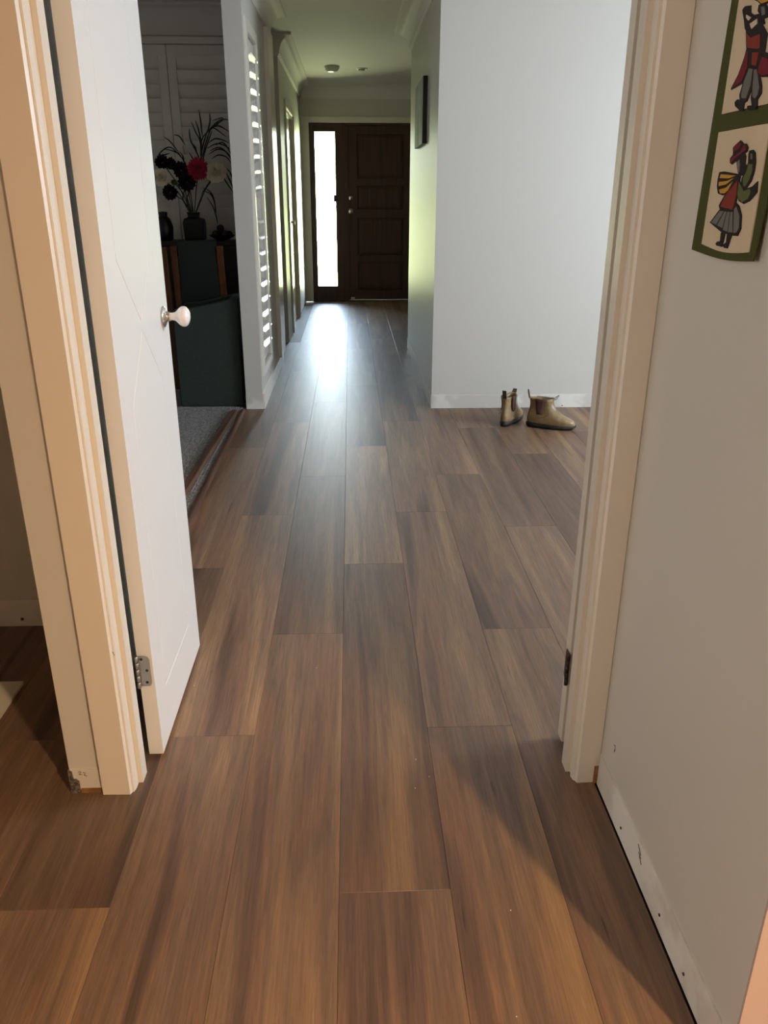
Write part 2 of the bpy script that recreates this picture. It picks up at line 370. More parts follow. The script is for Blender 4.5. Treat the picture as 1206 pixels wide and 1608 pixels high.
# ---------------------------------------------------------------- baseboard strips
struct('baseboard_right', B(.574, .578, .815, 1.505, 0, .088), M['bare'], 'pale unpainted strip where the skirting was, right wall', 'skirting strip')
struct('baseboard_living', B(RX-.002, 4.4, 5.136, 5.14, 0, .088), M['bare'], 'unpainted skirting strip behind the boots', 'skirting strip')
struct('baseboard_hall_right', B(RX-.004, RX, 5.136, 7.44, 0, .088), M['wall'])
struct('baseboard_pier', B(-.70, WX+.002, 5.154, 5.16, 0, .09), M['bare'], 'chipped skirting strip at the foot of the hall wall end', 'skirting strip')
struct('baseboard_hall_left', B(WX, WX+.012, 5.16, 6.8, 0, .10), M['trim'])
struct('baseboard_left_room', B(-3.1, -.70, 2.318, 2.33, 0, .095), M['bare'], 'shaded skirting strip in the left room', 'skirting strip')
for (y, z) in ((1.33, .03), (1.10, .035), (.98, .03)):
    MB().lathe([(0, .003), (.002, .003)], (.574, y, z), (-1, 0, 0), 8).build('nail_hole', M['dark_hole'], bpy.data.objects['baseboard_right'])
mb = MB()
for p in ([(1.235, .078), (1.222, .070), (1.228, .064), (1.214, .060)], [(1.228, .075), (1.216, .066)], [(1.222, .060), (1.208, .050)]):
    mb.tube([(.5735, y, z) for y, z in p], .0011, 5)
mb.build('scribble', M['pencil'], bpy.data.objects['baseboard_right'])
MB().lathe([(0, .005), (.002, .005)], (-1.085, 2.318, .026), (0, -1, 0), 8).build('nail_hole', M['dark_hole'], bpy.data.objects['baseboard_left_room'])
MB().lathe([(0, .004), (.002, .004)], (1.40, 5.136, .012), (0, -1, 0), 8).build('nail_hole', M['dark_hole'], bpy.data.objects['baseboard_living'])
mb = MB().tube([(.5775, 1.44, .165), (.5775, 1.432, .168), (.5775, 1.43, .160), (.5775, 1.434, .150)], .0009, 5)
mb.build('pencil_tick', M['pencil'], bpy.data.objects['wall_near_right'])

# near wall end foot: bare patch, corner bead and handwritten 22
wl = bpy.data.objects['wall_doorway_left']
fo = B(-.670, -.598, 1.5225, 1.525, .006, .066).build('bare_patch', M['bare'], wl)
mb = MB().prism([(-.674, 0), (-.652, 0), (-.652, .033), (-.658, .040), (-.664, .040), (-.666, .062), (-.674, .066)], 1.519, 1.526, 'y')
for i in range(3):
    for j in range(4): mb.lathe([(0, .0022), (.0012, .0016)], (-.670+i*.006, 1.519, .006+j*.009), (0, -1, 0), 6)
mb.build('corner_bead', M['bead'], wl)
B(-.650, -.598, 1.520, 1.523, 0, .012).build('packer', M['rawwood'], wl)
def stroke(name, pts, y, r, m, parent):
    return MB().tube([(x, y, z) for x, z in pts], r, 5).build(name, m, parent)
two = [(0, .8), (.15, 1), (.45, .95), (.5, .7), (.25, .35), (.05, .05), (.3, .1), (.6, 0)]
stroke('numeral', [(-.651+p*.012, .051+q*.009) for p, q in two], 1.5222, .0008, M['ink'], wl)
stroke('numeral', [(-.641+p*.010, .047+q*.010) for p, q in ((0, 1), (.25, .95), (.6, 1), (.45, .6), (.2, .25), (.4, .15), (.9, 0))], 1.5222, .0008, M['ink'], wl)

# ---------------------------------------------------------------- architraves and linings of the near doorway
def mirror_poly(p, s): return [(s*x, y) for x, y in p]
ARC = [(.598, 1.525), (.598, 1.512), (.5345, 1.510), (.5310, 1.5185), (.5285, 1.5190), (.5285, 1.5205), (.5272, 1.5205), (.5252, 1.5300), (.5245, 1.5360), (.530, 1.5360), (.530, 1.525)]
t = struct('trim_5', MB().prism(mirror_poly(ARC, -1), 0, 2.2, 'z'), M['trim'], 'stepped cream architrave left of the near doorway', 'architrave')
ARCR = [(.577 if x > .59 else x-.007, y) for x, y in ARC]
t2 = struct('trim_6', MB().prism(ARCR, 0, 2.2, 'z'), M['trim'], 'stepped cream architrave right of the near doorway', 'architrave')
LIN = [(.5245, 1.536), (.5245, 1.551), (.5140, 1.551), (.5140, 1.588), (.5260, 1.588), (.5260, 1.609), (.530, 1.609), (.530, 1.536)]
struct('trim_7', MB().prism(mirror_poly(LIN, -1), 0, 2.1, 'z'), M['trim'], 'white door lining and stop at the left of the near doorway', 'door lining')
l2 = struct('trim_8', MB().prism([(x-.004 if x < .53 else x, y) for x, y in LIN], 0, 2.1, 'z'), M['trim'], 'white door lining and stop at the right of the near doorway', 'door lining')
struct('trim_9', B(-.598, .577, 1.508, 1.525, 2.1, 2.17), M['trim'])
B(.566, .5765, 1.507, 1.5115, 0, .048).build('raw_timber_block', M['rawwood'], t2)
# the other leaf, folded back flat against the living-room side of the wall: only its hinge edge shows
d4 = struct('door_4', B(.5235, 1.045, 1.650, 1.686, .012, 2.04), M['trim'], 'white door leaf folded back, only its hinge edge showing at the right jamb', 'door')
mb = MB().prism([(1.6525, .192), (1.676, .192), (1.680, .198), (1.680, .262), (1.676, .272), (1.6525, .272)], .5215, .5236, 'x')
hg4 = mb.build('hinge', M['black_hinge'], d4)
mb = MB()
for i in range(5): mb.lathe([(0, .0042), (.001, .005), (.0158, .005), (.0168, .0042)], (.5185, 1.646, .186+i*.0178), (0, 0, 1), 12)
sm(mb.build('knuckle', M['black_hinge'], hg4))
stroke_l = MB().tube([(-.5345, 1.5185, .390), (-.530, 1.5183, .382), (-.5275, 1.518, .375)], .0006, 5).build('pencil_tick', M['pencil'], t)

# ---------------------------------------------------------------- open white door leaf
door = struct('door_2', MB(), M['door'])
DX0, DX1, DY0, DY1, DZ0, DZ1 = -.519, -.484, 1.641, 2.158, .012, 2.04
mb = MB()
# leaf with routed V grooves: bmesh slab cut along the panel outlines
def groove_leaf():
    """face at x=DX1 tessellated by panels; grooves 4 mm wide, 2.5 mm deep"""
    ya, yb, yc = 1.735, 2.030, 1.8825
    up = [(ya, 1.185), (yc, 1.040), (yb, 1.185), (yb, 1.90), (ya, 1.90)]
    lo = [(ya, .153), (yb, .153), (yb, .875), (yc, 1.022), (ya, .875)]
    def inset(poly, d):
        n = len(poly); out = []
        A = sum(poly[i][0]*poly[(i+1) % n][1]-poly[(i+1) % n][0]*poly[i][1] for i in range(n)); s = 1 if A > 0 else -1
        for i in range(n):
            p0, p1, p2 = Vector(poly[i-1]), Vector(poly[i]), Vector(poly[(i+1) % n])
            a = (p1-p0).normalized(); b = (p2-p1).normalized(); na = Vector((-a.y, a.x))*s; nb = Vector((-b.y, b.x))*s
            m = na+nb; m = m/m.dot(na); out.append(tuple(p1+m*d))
        return out
    bm = bmesh.new(); x = DX1
    def V(p, xx): return bm.verts.new((xx, p[0], p[1]))
    for poly in (up, lo):
        o = [V(p, x) for p in inset(poly, -.0022)]; c = [V(p, x-.0028) for p in poly]; i_ = [V(p, x) for p in inset(poly, .0022)]; n = len(poly)
        for k in range(n):
            j = (k+1) % n; bm.faces.new((o[k], o[j], c[j], c[k])); bm.faces.new((c[k], c[j], i_[j], i_[k]))
        bm.faces.new(i_)
        poly_outer.append([v.co[1:] for v in o])
    # surround: fill between slab rectangle and the two outlines
    rect = [V(p, x) for p in ((DY0, DZ0), (DY1, DZ0), (DY1, DZ1), (DY0, DZ1))]
    edges = [bm.edges.new((rect[i], rect[(i+1) % 4])) for i in range(4)]
    bm.verts.ensure_lookup_table()
    loops = [[v for v in bm.verts if abs(v.co.x-x) < 1e-6 and any((Vector(v.co[1:])-Vector(q)).length < 1e-6 for q in po)] for po in poly_outer]
    for e in list(bm.edges):
        if e not in edges and all(abs(v.co.x-x) < 1e-6 for v in e.verts) and len(e.link_faces) == 1 and any(all(v in lp for v in e.verts) for lp in loops): edges.append(e)
    bmesh.ops.triangle_fill(bm, edges=edges, use_beauty=True)
    # sides and back
    bk = [bm.verts.new((DX0, v.co.y, v.co.z)) for v in rect]
    for i in range(4): bm.faces.new((rect[i], rect[(i+1) % 4], bk[(i+1) % 4], bk[i]))
    bm.faces.new(bk)
    bmesh.ops.recalc_face_normals(bm, faces=bm.faces)
    me = bpy.data.meshes.new('door_leaf'); bm.to_mesh(me); bm.free(); me.materials.append(M['door']); return me
poly_outer = []
old = door.data; door.data = groove_leaf(); bpy.data.meshes.remove(old)
tag(door, 'open white door leaf with routed panel lines and porcelain knob', 'door', kind='structure')
# hinge: leaf plate on the door edge, knuckle, screws
hz0, hz1 = .213, .297; yh = DY0
pl = [(-.5165, hz0), (-.496, hz0), (-.492, hz0+.004), (-.4905, hz0+.012), (-.4905, hz1-.010), (-.494, hz1-.003), (-.503, hz1), (-.5165, hz1)]
hg = MB().prism(pl, yh-.0022, yh, 'y').build('hinge', M['brushed'], door)
kn = MB()
for i in range(5): kn.lathe([(0, .0040), (.0010, .0048), (.0150, .0048), (.0160, .0040)], (-.5195, yh-.007, hz0-.002+i*.0178), (0, 0, 1), 12)
sm(kn.build('knuckle', M['brushed'], hg))
for (x, z) in ((-.509, hz1-.009), (-.4985, hz1-.040), (-.501, hz0+.011)):
    MB().lathe([(0, .0036), (.0006, .0036), (.0007, .0024), (.0008, .0001)], (x, yh-.0022, z), (0, -1, 0), 12).build('screw', M['dark_hole'], hg)
# knob
kb = sm(MB().lathe([(0, .0262), (.002, .0270), (.004, .0262), (.0065, .021), (.008, .0145), (.011, .0125), (.018, .0120)], (DX1, 2.103, 1.021), (1, 0, 0), 32).build('rosette', M['chrome'], door), 60)
sm(MB().lathe([(.014, .0098), (.026, .0096), (.032, .0115), (.038, .0175), (.043, .0225), (.049, .0258), (.055, .0262), (.060, .0240), (.065, .0175), (.068, .009), (.069, .0003)], (DX1, 2.103, 1.021), (1, 0, 0), 32).build('knob', M['porcelain'], door), 80)

# ---------------------------------------------------------------- front door, sidelight and frame
YF = 10.93
fr = MB().box(-.60, -.50, YF-.018, YF, 0, 2.22).box(.84, .93, YF-.018, YF, 0, 2.22).box(-.50, .84, YF-.018, YF, 2.155, 2.22)
struct('trim_10', fr, M['trim'], 'white architrave round the front door', 'architrave')
fm = MB().box(-.50, .84, YF+.002, YF+.10, 2.125, 2.155).box(.80, .84, YF+.002, YF+.10, 0, 2.125).box(-.50, -.47, YF+.002, YF+.10, 0, 2.125).box(-.058, -.018, YF+.002, YF+.10, 0, 2.125).box(-.018, .80, YF+.058, YF+.10, 2.10, 2.125).box(-.018, .004, YF+.057, YF+.10, 0, 2.10).box(.785, .80, YF+.057, YF+.10, 0, 2.10).box(-.50, .80, YF+.002, YF+.10, -.012, .018)
ds = struct('door_1', fm, M['front_door'], 'dark timber front door with stacked panels beside a tall glass sidelight', 'door')
lf = MB()
lx0, lx1, yb, yfc = -.014, .796, YF+.055, YF+.018
for a in ((lx0, lx0+.11, .02, 2.12), (lx1-.11, lx1, .02, 2.12)): lf.box(a[0], a[1], yfc, yb, a[2], a[3])
rails = [(.02, .14), (.50, .585), (1.05, 1.15), (1.43, 1.52), (2.03, 2.12)]
for a, b in rails: lf.box(lx0+.11, lx1-.11, yfc, yb, a, b)
leaf = lf.build('door_leaf', M['front_door'], ds)
pz = [(.14, .50), (.585, 1.05), (1.15, 1.43), (1.52, 2.03)]
for a, b in pz:
    p0, p1 = lx0+.11, lx1-.11
    MB().loft([[(p0, yfc+.022, a), (p1, yfc+.022, a), (p1, yfc+.022, b), (p0, yfc+.022, b)],
               [(p0+.012, yfc+.020, a+.012), (p1-.012, yfc+.020, a+.012), (p1-.012, yfc+.020, b-.012), (p0+.012, yfc+.020, b-.012)],
               [(p0+.04, yfc+.016, a+.04), (p1-.04, yfc+.016, a+.04), (p1-.04, yfc+.016, b-.04), (p0+.04, yfc+.016, b-.04)]]).build('panel', M['front_door'], leaf)
sm(MB().lathe([(0, .031), (.004, .031), (.010, .026), (.014, .012), (.016, .010)], (.010, yfc, 1.285), (0, -1, 0), 24).build('deadlock', M['chrome'], leaf), 50)
sm(MB().lathe([(0, .033), (.004, .033), (.008, .014), (.035, .012), (.045, .026), (.058, .030), (.068, .022), (.070, .0005)], (.008, yfc, 1.126), (0, -1, 0), 24).build('knob', M['chrome'], leaf), 60)
MB().tube([(.020, yfc-.03, 1.10), (.019, yfc-.03, 1.02), (.022, yfc-.03, .93)], .0035, 6).build('key_cord', M['blade'], leaf)
B(-.50, .80, YF-.03, YF+.002, 0, .014).build('threshold', M['front_door'], ds)
MB().box(.0, .05, yfc-.012, yfc, .03, .052).build('door_bolt', M['chrome'], leaf)
# sidelight
win = struct('window_1', MB().box(-.47, -.432, YF+.02, YF+.06, .014, 2.125).box(-.180, -.058, YF+.02, YF+.06, .014, 2.125).box(-.432, -.180, YF+.02, YF+.06, .014, .195).box(-.432, -.180, YF+.02, YF+.06, 2.055, 2.125),
             M['front_door'], 'tall narrow sidelight glowing white beside the front door', 'window')
B(-.432, -.180, YF+.036, YF+.042, .195, 2.055).build('pane', M['glass'], win)
B(-.205, -.172, YF-.005, YF+.02, 1.24, 1.32).build('alarm_sensor', M['canvas_edge'], win)

# ---------------------------------------------------------------- outdoors beyond the sidelight
struct('porch', B(-3, 5, 11.05, 12.6, -.14, -.02), M['paving'])
# ---------------------------------------------------------------- plantation shutters
def louvre_panel(par, P, u0, u1, z0, z1, stile, rails, pitch, blade, thick, tilt, rod=True, depth=.028):
    """P(u, d, z) maps panel coordinates (u along, d out of the wall) to world"""
    def bx(name, ua, ub, da, db, za, zb, parent=par):
        vs = [P(u, d, z) for z in (za, zb) for d in (da, db) for u in (ua, ub)]
        return MB().add(vs, [(0, 2, 3, 1), (4, 5, 7, 6), (0, 1, 5, 4), (2, 6, 7, 3), (0, 4, 6, 2), (1, 3, 7, 5)]).build(name, M['louvre'], parent)
    bx('stile', u0, u0+stile, -depth/2, depth/2, z0, z1); bx('stile', u1-stile, u1, -depth/2, depth/2, z0, z1)
    for a, b in rails: bx('rail', u0+stile, u1-stile, -depth/2, depth/2, a, b)
    gaps = [(rails[i][1], rails[i+1][0]) for i in range(len(rails)-1)]
    for gi, (a, b) in enumerate(gaps):
        n = max(1, round((b-a)/pitch)); st = (b-a)/n
        tg = tilt[gi] if isinstance(tilt, (list, tuple)) else tilt; tl = [tg]*n
        for i in range(n):
            zc = a+st*(i+.5); t_ = tl[i]; hw = blade/2; rings = []
            prof = [(-hw, 0), (-hw*.6, thick*.42), (0, thick*.5), (hw*.6, thick*.42), (hw, 0), (hw*.6, -thick*.42), (0, -thick*.5), (-hw*.6, -thick*.42)]
            for u in (u0+stile+.002, u1-stile-.002):
                rings.append([P(u, p*math.cos(t_)-q*math.sin(t_), zc+p*math.sin(t_)+q*math.cos(t_)) for p, q in prof])
            sm(MB().loft(rings).build('louvre', M['louvre'], par))
        if rod:
            um = (u0+u1)/2; d = blade/2*math.cos(tg)+.006
            bx('tilt_rod', um-.006, um+.006, d-.005, d+.006, a+st*.3, b-st*.3)
hs = empty('hall_shutter', (WX-.03, (SH0+SH1)/2, SZ0))
tag(hs, 'narrow white plantation shutter with open louvres in the hall left wall', 'shutter')
louvre_panel(hs, lambda u, d, z: (WX-.028+d, u, z), SH0+.004, SH1-.004, SZ0+.004, SZ1-.004, .045,
             [(SZ0+.004, SZ0+.09), (1.215, 1.295), (SZ1-.09, SZ1-.004)], .0925, .114, .011, (math.radians(-20), math.radians(32)))
for n, a in (('trim_11', (5.245, SH0, .20, 2.26)), ('trim_12', (SH1, SH1+.045, .20, 2.26)), ('trim_13', (SH0, SH1, 2.20, 2.26)), ('trim_14', (SH0, SH1, .20, .25))):
    struct(n, B(WX, WX+.012, *a), M['trim'])
sd = [('leftmost pair leaf of the closed white shutters in the dark room', -2.25, -1.79), ('middle leaf of the closed white shutters behind the flowers', -1.785, -1.315), ('right leaf of the closed white shutters behind the flowers', -1.31, -.74)]
struct('window_2', MB().box(-2.31, -2.26, 6.60, 6.65, .93, 2.37).box(-.735, -.70, 6.60, 6.65, .93, 2.37).box(-2.26, -.735, 6.60, 6.65, 2.325, 2.37).box(-2.26, -.735, 6.60, 6.65, .90, .93), M['louvre'], 'white frame round the dark room shutters', 'window frame')
for lab, a, b in sd:
    e = empty('window_shutter', ((a+b)/2, 6.62, .935)); tag(e, lab, 'shutter')
    louvre_panel(e, lambda u, d, z: (u, 6.615-d, z), a, b, .935, 2.32, .062, [(.935, 1.03), (2.245, 2.32)], .0965, .114, .011, math.radians(72), rod=False)

# ---------------------------------------------------------------- far hall door in the left wall
d3 = struct('door_3', B(-.665, -.630, 8.385, 9.415, .01, 2.06), M['trim'], 'cream side door set back in the hall left wall near the entry', 'door')
sm(MB().lathe([(0, .026), (.004, .026), (.008, .010), (.03, .010), (.042, .025), (.055, .024), (.06, .001)], (-.630, 8.80, 1.057), (1, 0, 0), 20).build('knob', M['plastic'], d3), 60)
struct('trim_15', MB().box(-.665, -.60, 8.35, 8.383, 0, 2.09).box(-.665, -.60, 9.417, 9.45, 0, 2.09).box(-.665, -.60, 8.383, 9.417, 2.062, 2.09), M['trim'])
struct('trim_16', MB().box(-.60, -.586, 8.29, 8.35, 0, 2.15).box(-.60, -.586, 9.45, 9.51, 0, 2.15).box(-.60, -.586, 8.35, 9.45, 2.09, 2.15), M['trim'], 'white architrave round the side door near the entry', 'architrave')
sw = B(-.60, -.590, 10.775, 10.85, 1.29, 1.41).build('light_switch', M['plastic'], bevel=.002)
tag(sw, 'white light switch on the hall left wall by the front door', 'switch')
B(-.592, -.586, 10.80, 10.825, 1.335, 1.365).build('rocker', M['plastic'], sw)

# ---------------------------------------------------------------- ceiling fittings
sd_ = empty('smoke_detector', (-.17, 9.45, CEIL)); tag(sd_, 'round white smoke detector on the hall ceiling', 'smoke detector')
sm(MB().lathe([(0, .078), (.012, .080), (.020, .078)], (-.17, 9.45, CEIL), (0, 0, -1), 28).build('base', M['plastic'], sd_))
sm(MB().lathe([(.020, .072), (.028, .072), (.044, .060), (.052, .040), (.054, .002)], (-.17, 9.45, CEIL), (0, 0, -1), 28).build('cover', M['plastic'], sd_))
dl = empty('ceiling_downlight', (.145, 9.58, CEIL)); tag(dl, 'small recessed downlight right of the smoke detector', 'downlight')
sm(MB().lathe([(0, .060), (.006, .060), (.010, .048), (.004, .040)], (.145, 9.58, CEIL), (0, 0, -1), 24).build('ring', M['plastic'], dl))
MB().lathe([(.002, .038), (.018, .034), (.022, .02)], (.145, 9.58, CEIL), (0, 0, -1), 20).build('lamp_face', M['grey_plastic'], dl)

# ---------------------------------------------------------------- canvas picture
pic = empty('canvas_picture', (RX, 6.19, 1.64)); tag(pic, 'dark landscape canvas picture on the hall right wall', 'picture')
B(RX-.030, RX-.001, 5.87, 6.53, 1.64, 2.045).build('canvas_edge', M['canvas_edge'], pic)
B(RX-.0312, RX-.030, 5.871, 6.529, 1.641, 2.044).build('print', M['canvas'], pic)

# ---------------------------------------------------------------- felt wall hanging
wh = empty('felt_wall_hanging', (.572, 1.25, 1.40)); tag(wh, 'green-bordered felt hanging with stitched figures on the right wall', 'wall hanging')
def top(y0, dy): return y0
def hang_x(y, z):
    """the cloth lies on the wall; its lower free corner curls out a little"""
    k = max(0, (1.17-y))/.03*max(0, (1.30-z))/.07
    return .5745-.003*math.sin(14*(y-1.1))**2-.006*min(1, k)
EL = lambda z: 1.3745-(z-1.227)*.052      # left edge (far side)
ER = lambda z: 1.1450-(z-1.227)*.004
def cloth(name, ya, yb, z0, z1, off, th, m, n=14, parent=None, zb=None):
    """ya(z) and yb(z) edges; rectangle grid following hang_x, thickness th"""
    rings = []
    nz = max(4, int((z1-z0)/.02)+1); f = []; vs = []
    for side in (0, 1):
        for j in range(nz+1):
            z = z0+(z1-z0)*j/nz
            for i in range(n+1):
                y = ya(z)+(yb(z)-ya(z))*i/n; zz = z+(zb(i/n)*(1-j/nz) if zb else 0)
                vs.append((hang_x(y, zz)-off+(th if side else 0), y, zz))
    N_ = (nz+1)*(n+1); q = lambda s, j, i: s*N_+j*(n+1)+i
    for j in range(nz):
        for i in range(n):
            f.append((q(0, j, i), q(0, j, i+1), q(0, j+1, i+1), q(0, j+1, i))); f.append((q(1, j, i), q(1, j+1, i), q(1, j+1, i+1), q(1, j, i+1)))
    for j in range(nz): f += [(q(0, j, 0), q(0, j+1, 0), q(1, j+1, 0), q(1, j, 0)), (q(0, j, n), q(1, j, n), q(1, j+1, n), q(0, j+1, n))]
    for i in range(n): f += [(q(0, 0, i), q(1, 0, i), q(1, 0, i+1), q(0, 0, i+1)), (q(0, nz, i), q(0, nz, i+1), q(1, nz, i+1), q(1, nz, i))]
    return sm(MB().add(vs, f).build(name, m, parent), 60)
sag = lambda t: -.006*math.sin(math.pi*t*.9)*1.2
cloth('backing', EL, ER, 1.228, 1.64, .0025, .002, M['felt_green'], parent=wh, zb=sag)
cloth('cream_panel', lambda z: 1.336-(z-1.235)*.025, lambda z: 1.166-(z-1.235)*.0, 1.239, 1.4025, .0045, .0018, M['felt_cream'], parent=wh, zb=sag)
cloth('cream_panel', lambda z: 1.330-(z-1.43)*.02, lambda z: 1.166, 1.4275, 1.615, .0045, .0018, M['felt_cream'], parent=wh)
def felt(name, pts, level, m):
    x = lambda p: hang_x(*p)-.0062-.0009*level
    n = len(pts); vs = [(x(p), p[0], p[1]) for p in pts]+[(x(p)+.0012, p[0], p[1]) for p in pts]
    mb = MB().add(vs, [tuple(range(n)), tuple(range(n, 2*n))[::-1]]+[(i, n+i, n+(i+1) % n, (i+1) % n) for i in range(n)])
    return mb.build(name, m, wh)
FIG1= [('hat', 'black', [(1.2432, 1.3862), (1.231, 1.3811), (1.2221, 1.3806), (1.2144, 1.3753), (1.2155, 1.3704), (1.2385, 1.3615), (1.2481, 1.3587), (1.2604, 1.3546), (1.2691, 1.3569), (1.2715, 1.3634), (1.2623, 1.3682), (1.2663, 1.3774), (1.2593, 1.3808)], 0), ('hat_crown', 'crimson', [(1.2438, 1.384), (1.236, 1.3805), (1.2409, 1.3761), (1.2595, 1.3706), (1.2615, 1.3761), (1.2551, 1.3796)], 1), ('hat_brim', 'crimson', [(1.2288, 1.3792), (1.2203, 1.3775), (1.2184, 1.3722), (1.2374, 1.3665), (1.2523, 1.362), (1.2619, 1.3569), (1.2657, 1.358), (1.2667, 1.3622), (1.2582, 1.3655), (1.2386, 1.3697), (1.2314, 1.3743)], 1), ('face', 'black', [(1.2468, 1.3593), (1.2236, 1.369), (1.2173, 1.3637), (1.2165, 1.3538), (1.2054, 1.3509), (1.2075, 1.341), (1.2268, 1.3377), (1.2367, 1.3443)], 0), ('face_patch', 'grey', [(1.2411, 1.3571), (1.235, 1.3601), (1.2314, 1.3543), (1.2292, 1.3428), (1.234, 1.3442)], 1), ('sleeve_up', 'black', [(1.2099, 1.3708), (1.1989, 1.3715), (1.1913, 1.3675), (1.1859, 1.3551), (1.1855, 1.3429), (1.1894, 1.3307), (1.2015, 1.3209), (1.2083, 1.3197), (1.2189, 1.3261), (1.2198, 1.335), (1.2128, 1.3436), (1.2072, 1.3559), (1.2103, 1.3659)], 0), ('sleeve_up_patch', 'olive', [(1.2035, 1.3536), (1.1913, 1.3526), (1.1898, 1.343), (1.1947, 1.332), (1.2038, 1.3232), (1.21, 1.326), (1.2138, 1.3346), (1.206, 1.3447)], 1), ('hand_patch', 'grey', [(1.2027, 1.3668), (1.1982, 1.3666), (1.1949, 1.3591), (1.1994, 1.3593)], 1), ('sleeve_low', 'black', [(1.2314, 1.3339), (1.217, 1.3274), (1.2056, 1.3203), (1.1841, 1.3238), (1.1713, 1.3304), (1.1686, 1.3157), (1.1854, 1.3045), (1.2013, 1.3006), (1.2175, 1.3043), (1.2278, 1.3121)], 0), ('sleeve_low_patch', 'olive', [(1.2248, 1.33), (1.2061, 1.3178), (1.188, 1.3208), (1.1848, 1.3168), (1.1894, 1.3076), (1.2045, 1.3029), (1.2179, 1.3072), (1.2232, 1.3133)], 1), ('shawl', 'black', [(1.3039, 1.3454), (1.2859, 1.3458), (1.234, 1.341), (1.2253, 1.3376), (1.2417, 1.329), (1.2642, 1.3134), (1.28, 1.3121), (1.2977, 1.3148), (1.3053, 1.3244), (1.3069, 1.3353)], 0), ('shawl_stripe', 'mustard', [(1.295, 1.3421), (1.2394, 1.3392), (1.2628, 1.3356), (1.2974, 1.3368)], 1), ('shawl_stripe', 'mustard', [(1.2984, 1.3314), (1.268, 1.3322), (1.2443, 1.3361), (1.2694, 1.3274), (1.2962, 1.3254)], 1), ('shawl_stripe', 'mustard', [(1.2936, 1.3203), (1.2678, 1.323), (1.2471, 1.331), (1.2598, 1.3187), (1.2712, 1.3148), (1.2871, 1.3151)], 1), ('bodice', 'black', [(1.2253, 1.3376), (1.2254, 1.3095), (1.2271, 1.2893), (1.283, 1.2931), (1.2874, 1.2978), (1.2707, 1.3134), (1.2532, 1.3265)], 0), ('bodice_patch', 'red', [(1.2303, 1.3326), (1.2269, 1.3121), (1.2329, 1.2925), (1.2791, 1.2961), (1.2667, 1.3114), (1.2457, 1.3232)], 1), ('skirt', 'black', [(1.2804, 1.2934), (1.2278, 1.2912), (1.224, 1.3017), (1.2145, 1.2979), (1.2021, 1.2852), (1.1978, 1.2672), (1.2044, 1.2568), (1.2276, 1.2568), (1.2607, 1.2595), (1.3125, 1.2723)], 0), ('skirt_pleat', 'grey', [(1.2779, 1.2902), (1.262, 1.2896), (1.2846, 1.27), (1.3049, 1.2727)], 1), ('skirt_pleat', 'grey', [(1.2587, 1.2897), (1.2529, 1.2895), (1.2591, 1.266), (1.2803, 1.2691)], 1), ('skirt_pleat', 'grey', [(1.2499, 1.2893), (1.2401, 1.2892), (1.2387, 1.2615), (1.2556, 1.2635)], 1), ('skirt_pleat', 'grey', [(1.2373, 1.2892), (1.2309, 1.2896), (1.2204, 1.2611), (1.2353, 1.2608)], 1), ('skirt_pleat', 'grey', [(1.2268, 1.2926), (1.2215, 1.2972), (1.2074, 1.2851), (1.203, 1.2684), (1.2077, 1.2616), (1.2171, 1.2606)], 1), ('leg', 'black', [(1.264, 1.2594), (1.248, 1.2587), (1.2492, 1.2504), (1.2525, 1.239), (1.2736, 1.2398), (1.2787, 1.2427), (1.2724, 1.2459), (1.2628, 1.247)], 0), ('leg', 'black', [(1.2405, 1.2576), (1.2239, 1.257), (1.2277, 1.2488), (1.2317, 1.238), (1.2447, 1.2384), (1.2504, 1.2422), (1.2395, 1.2462)], 0)]
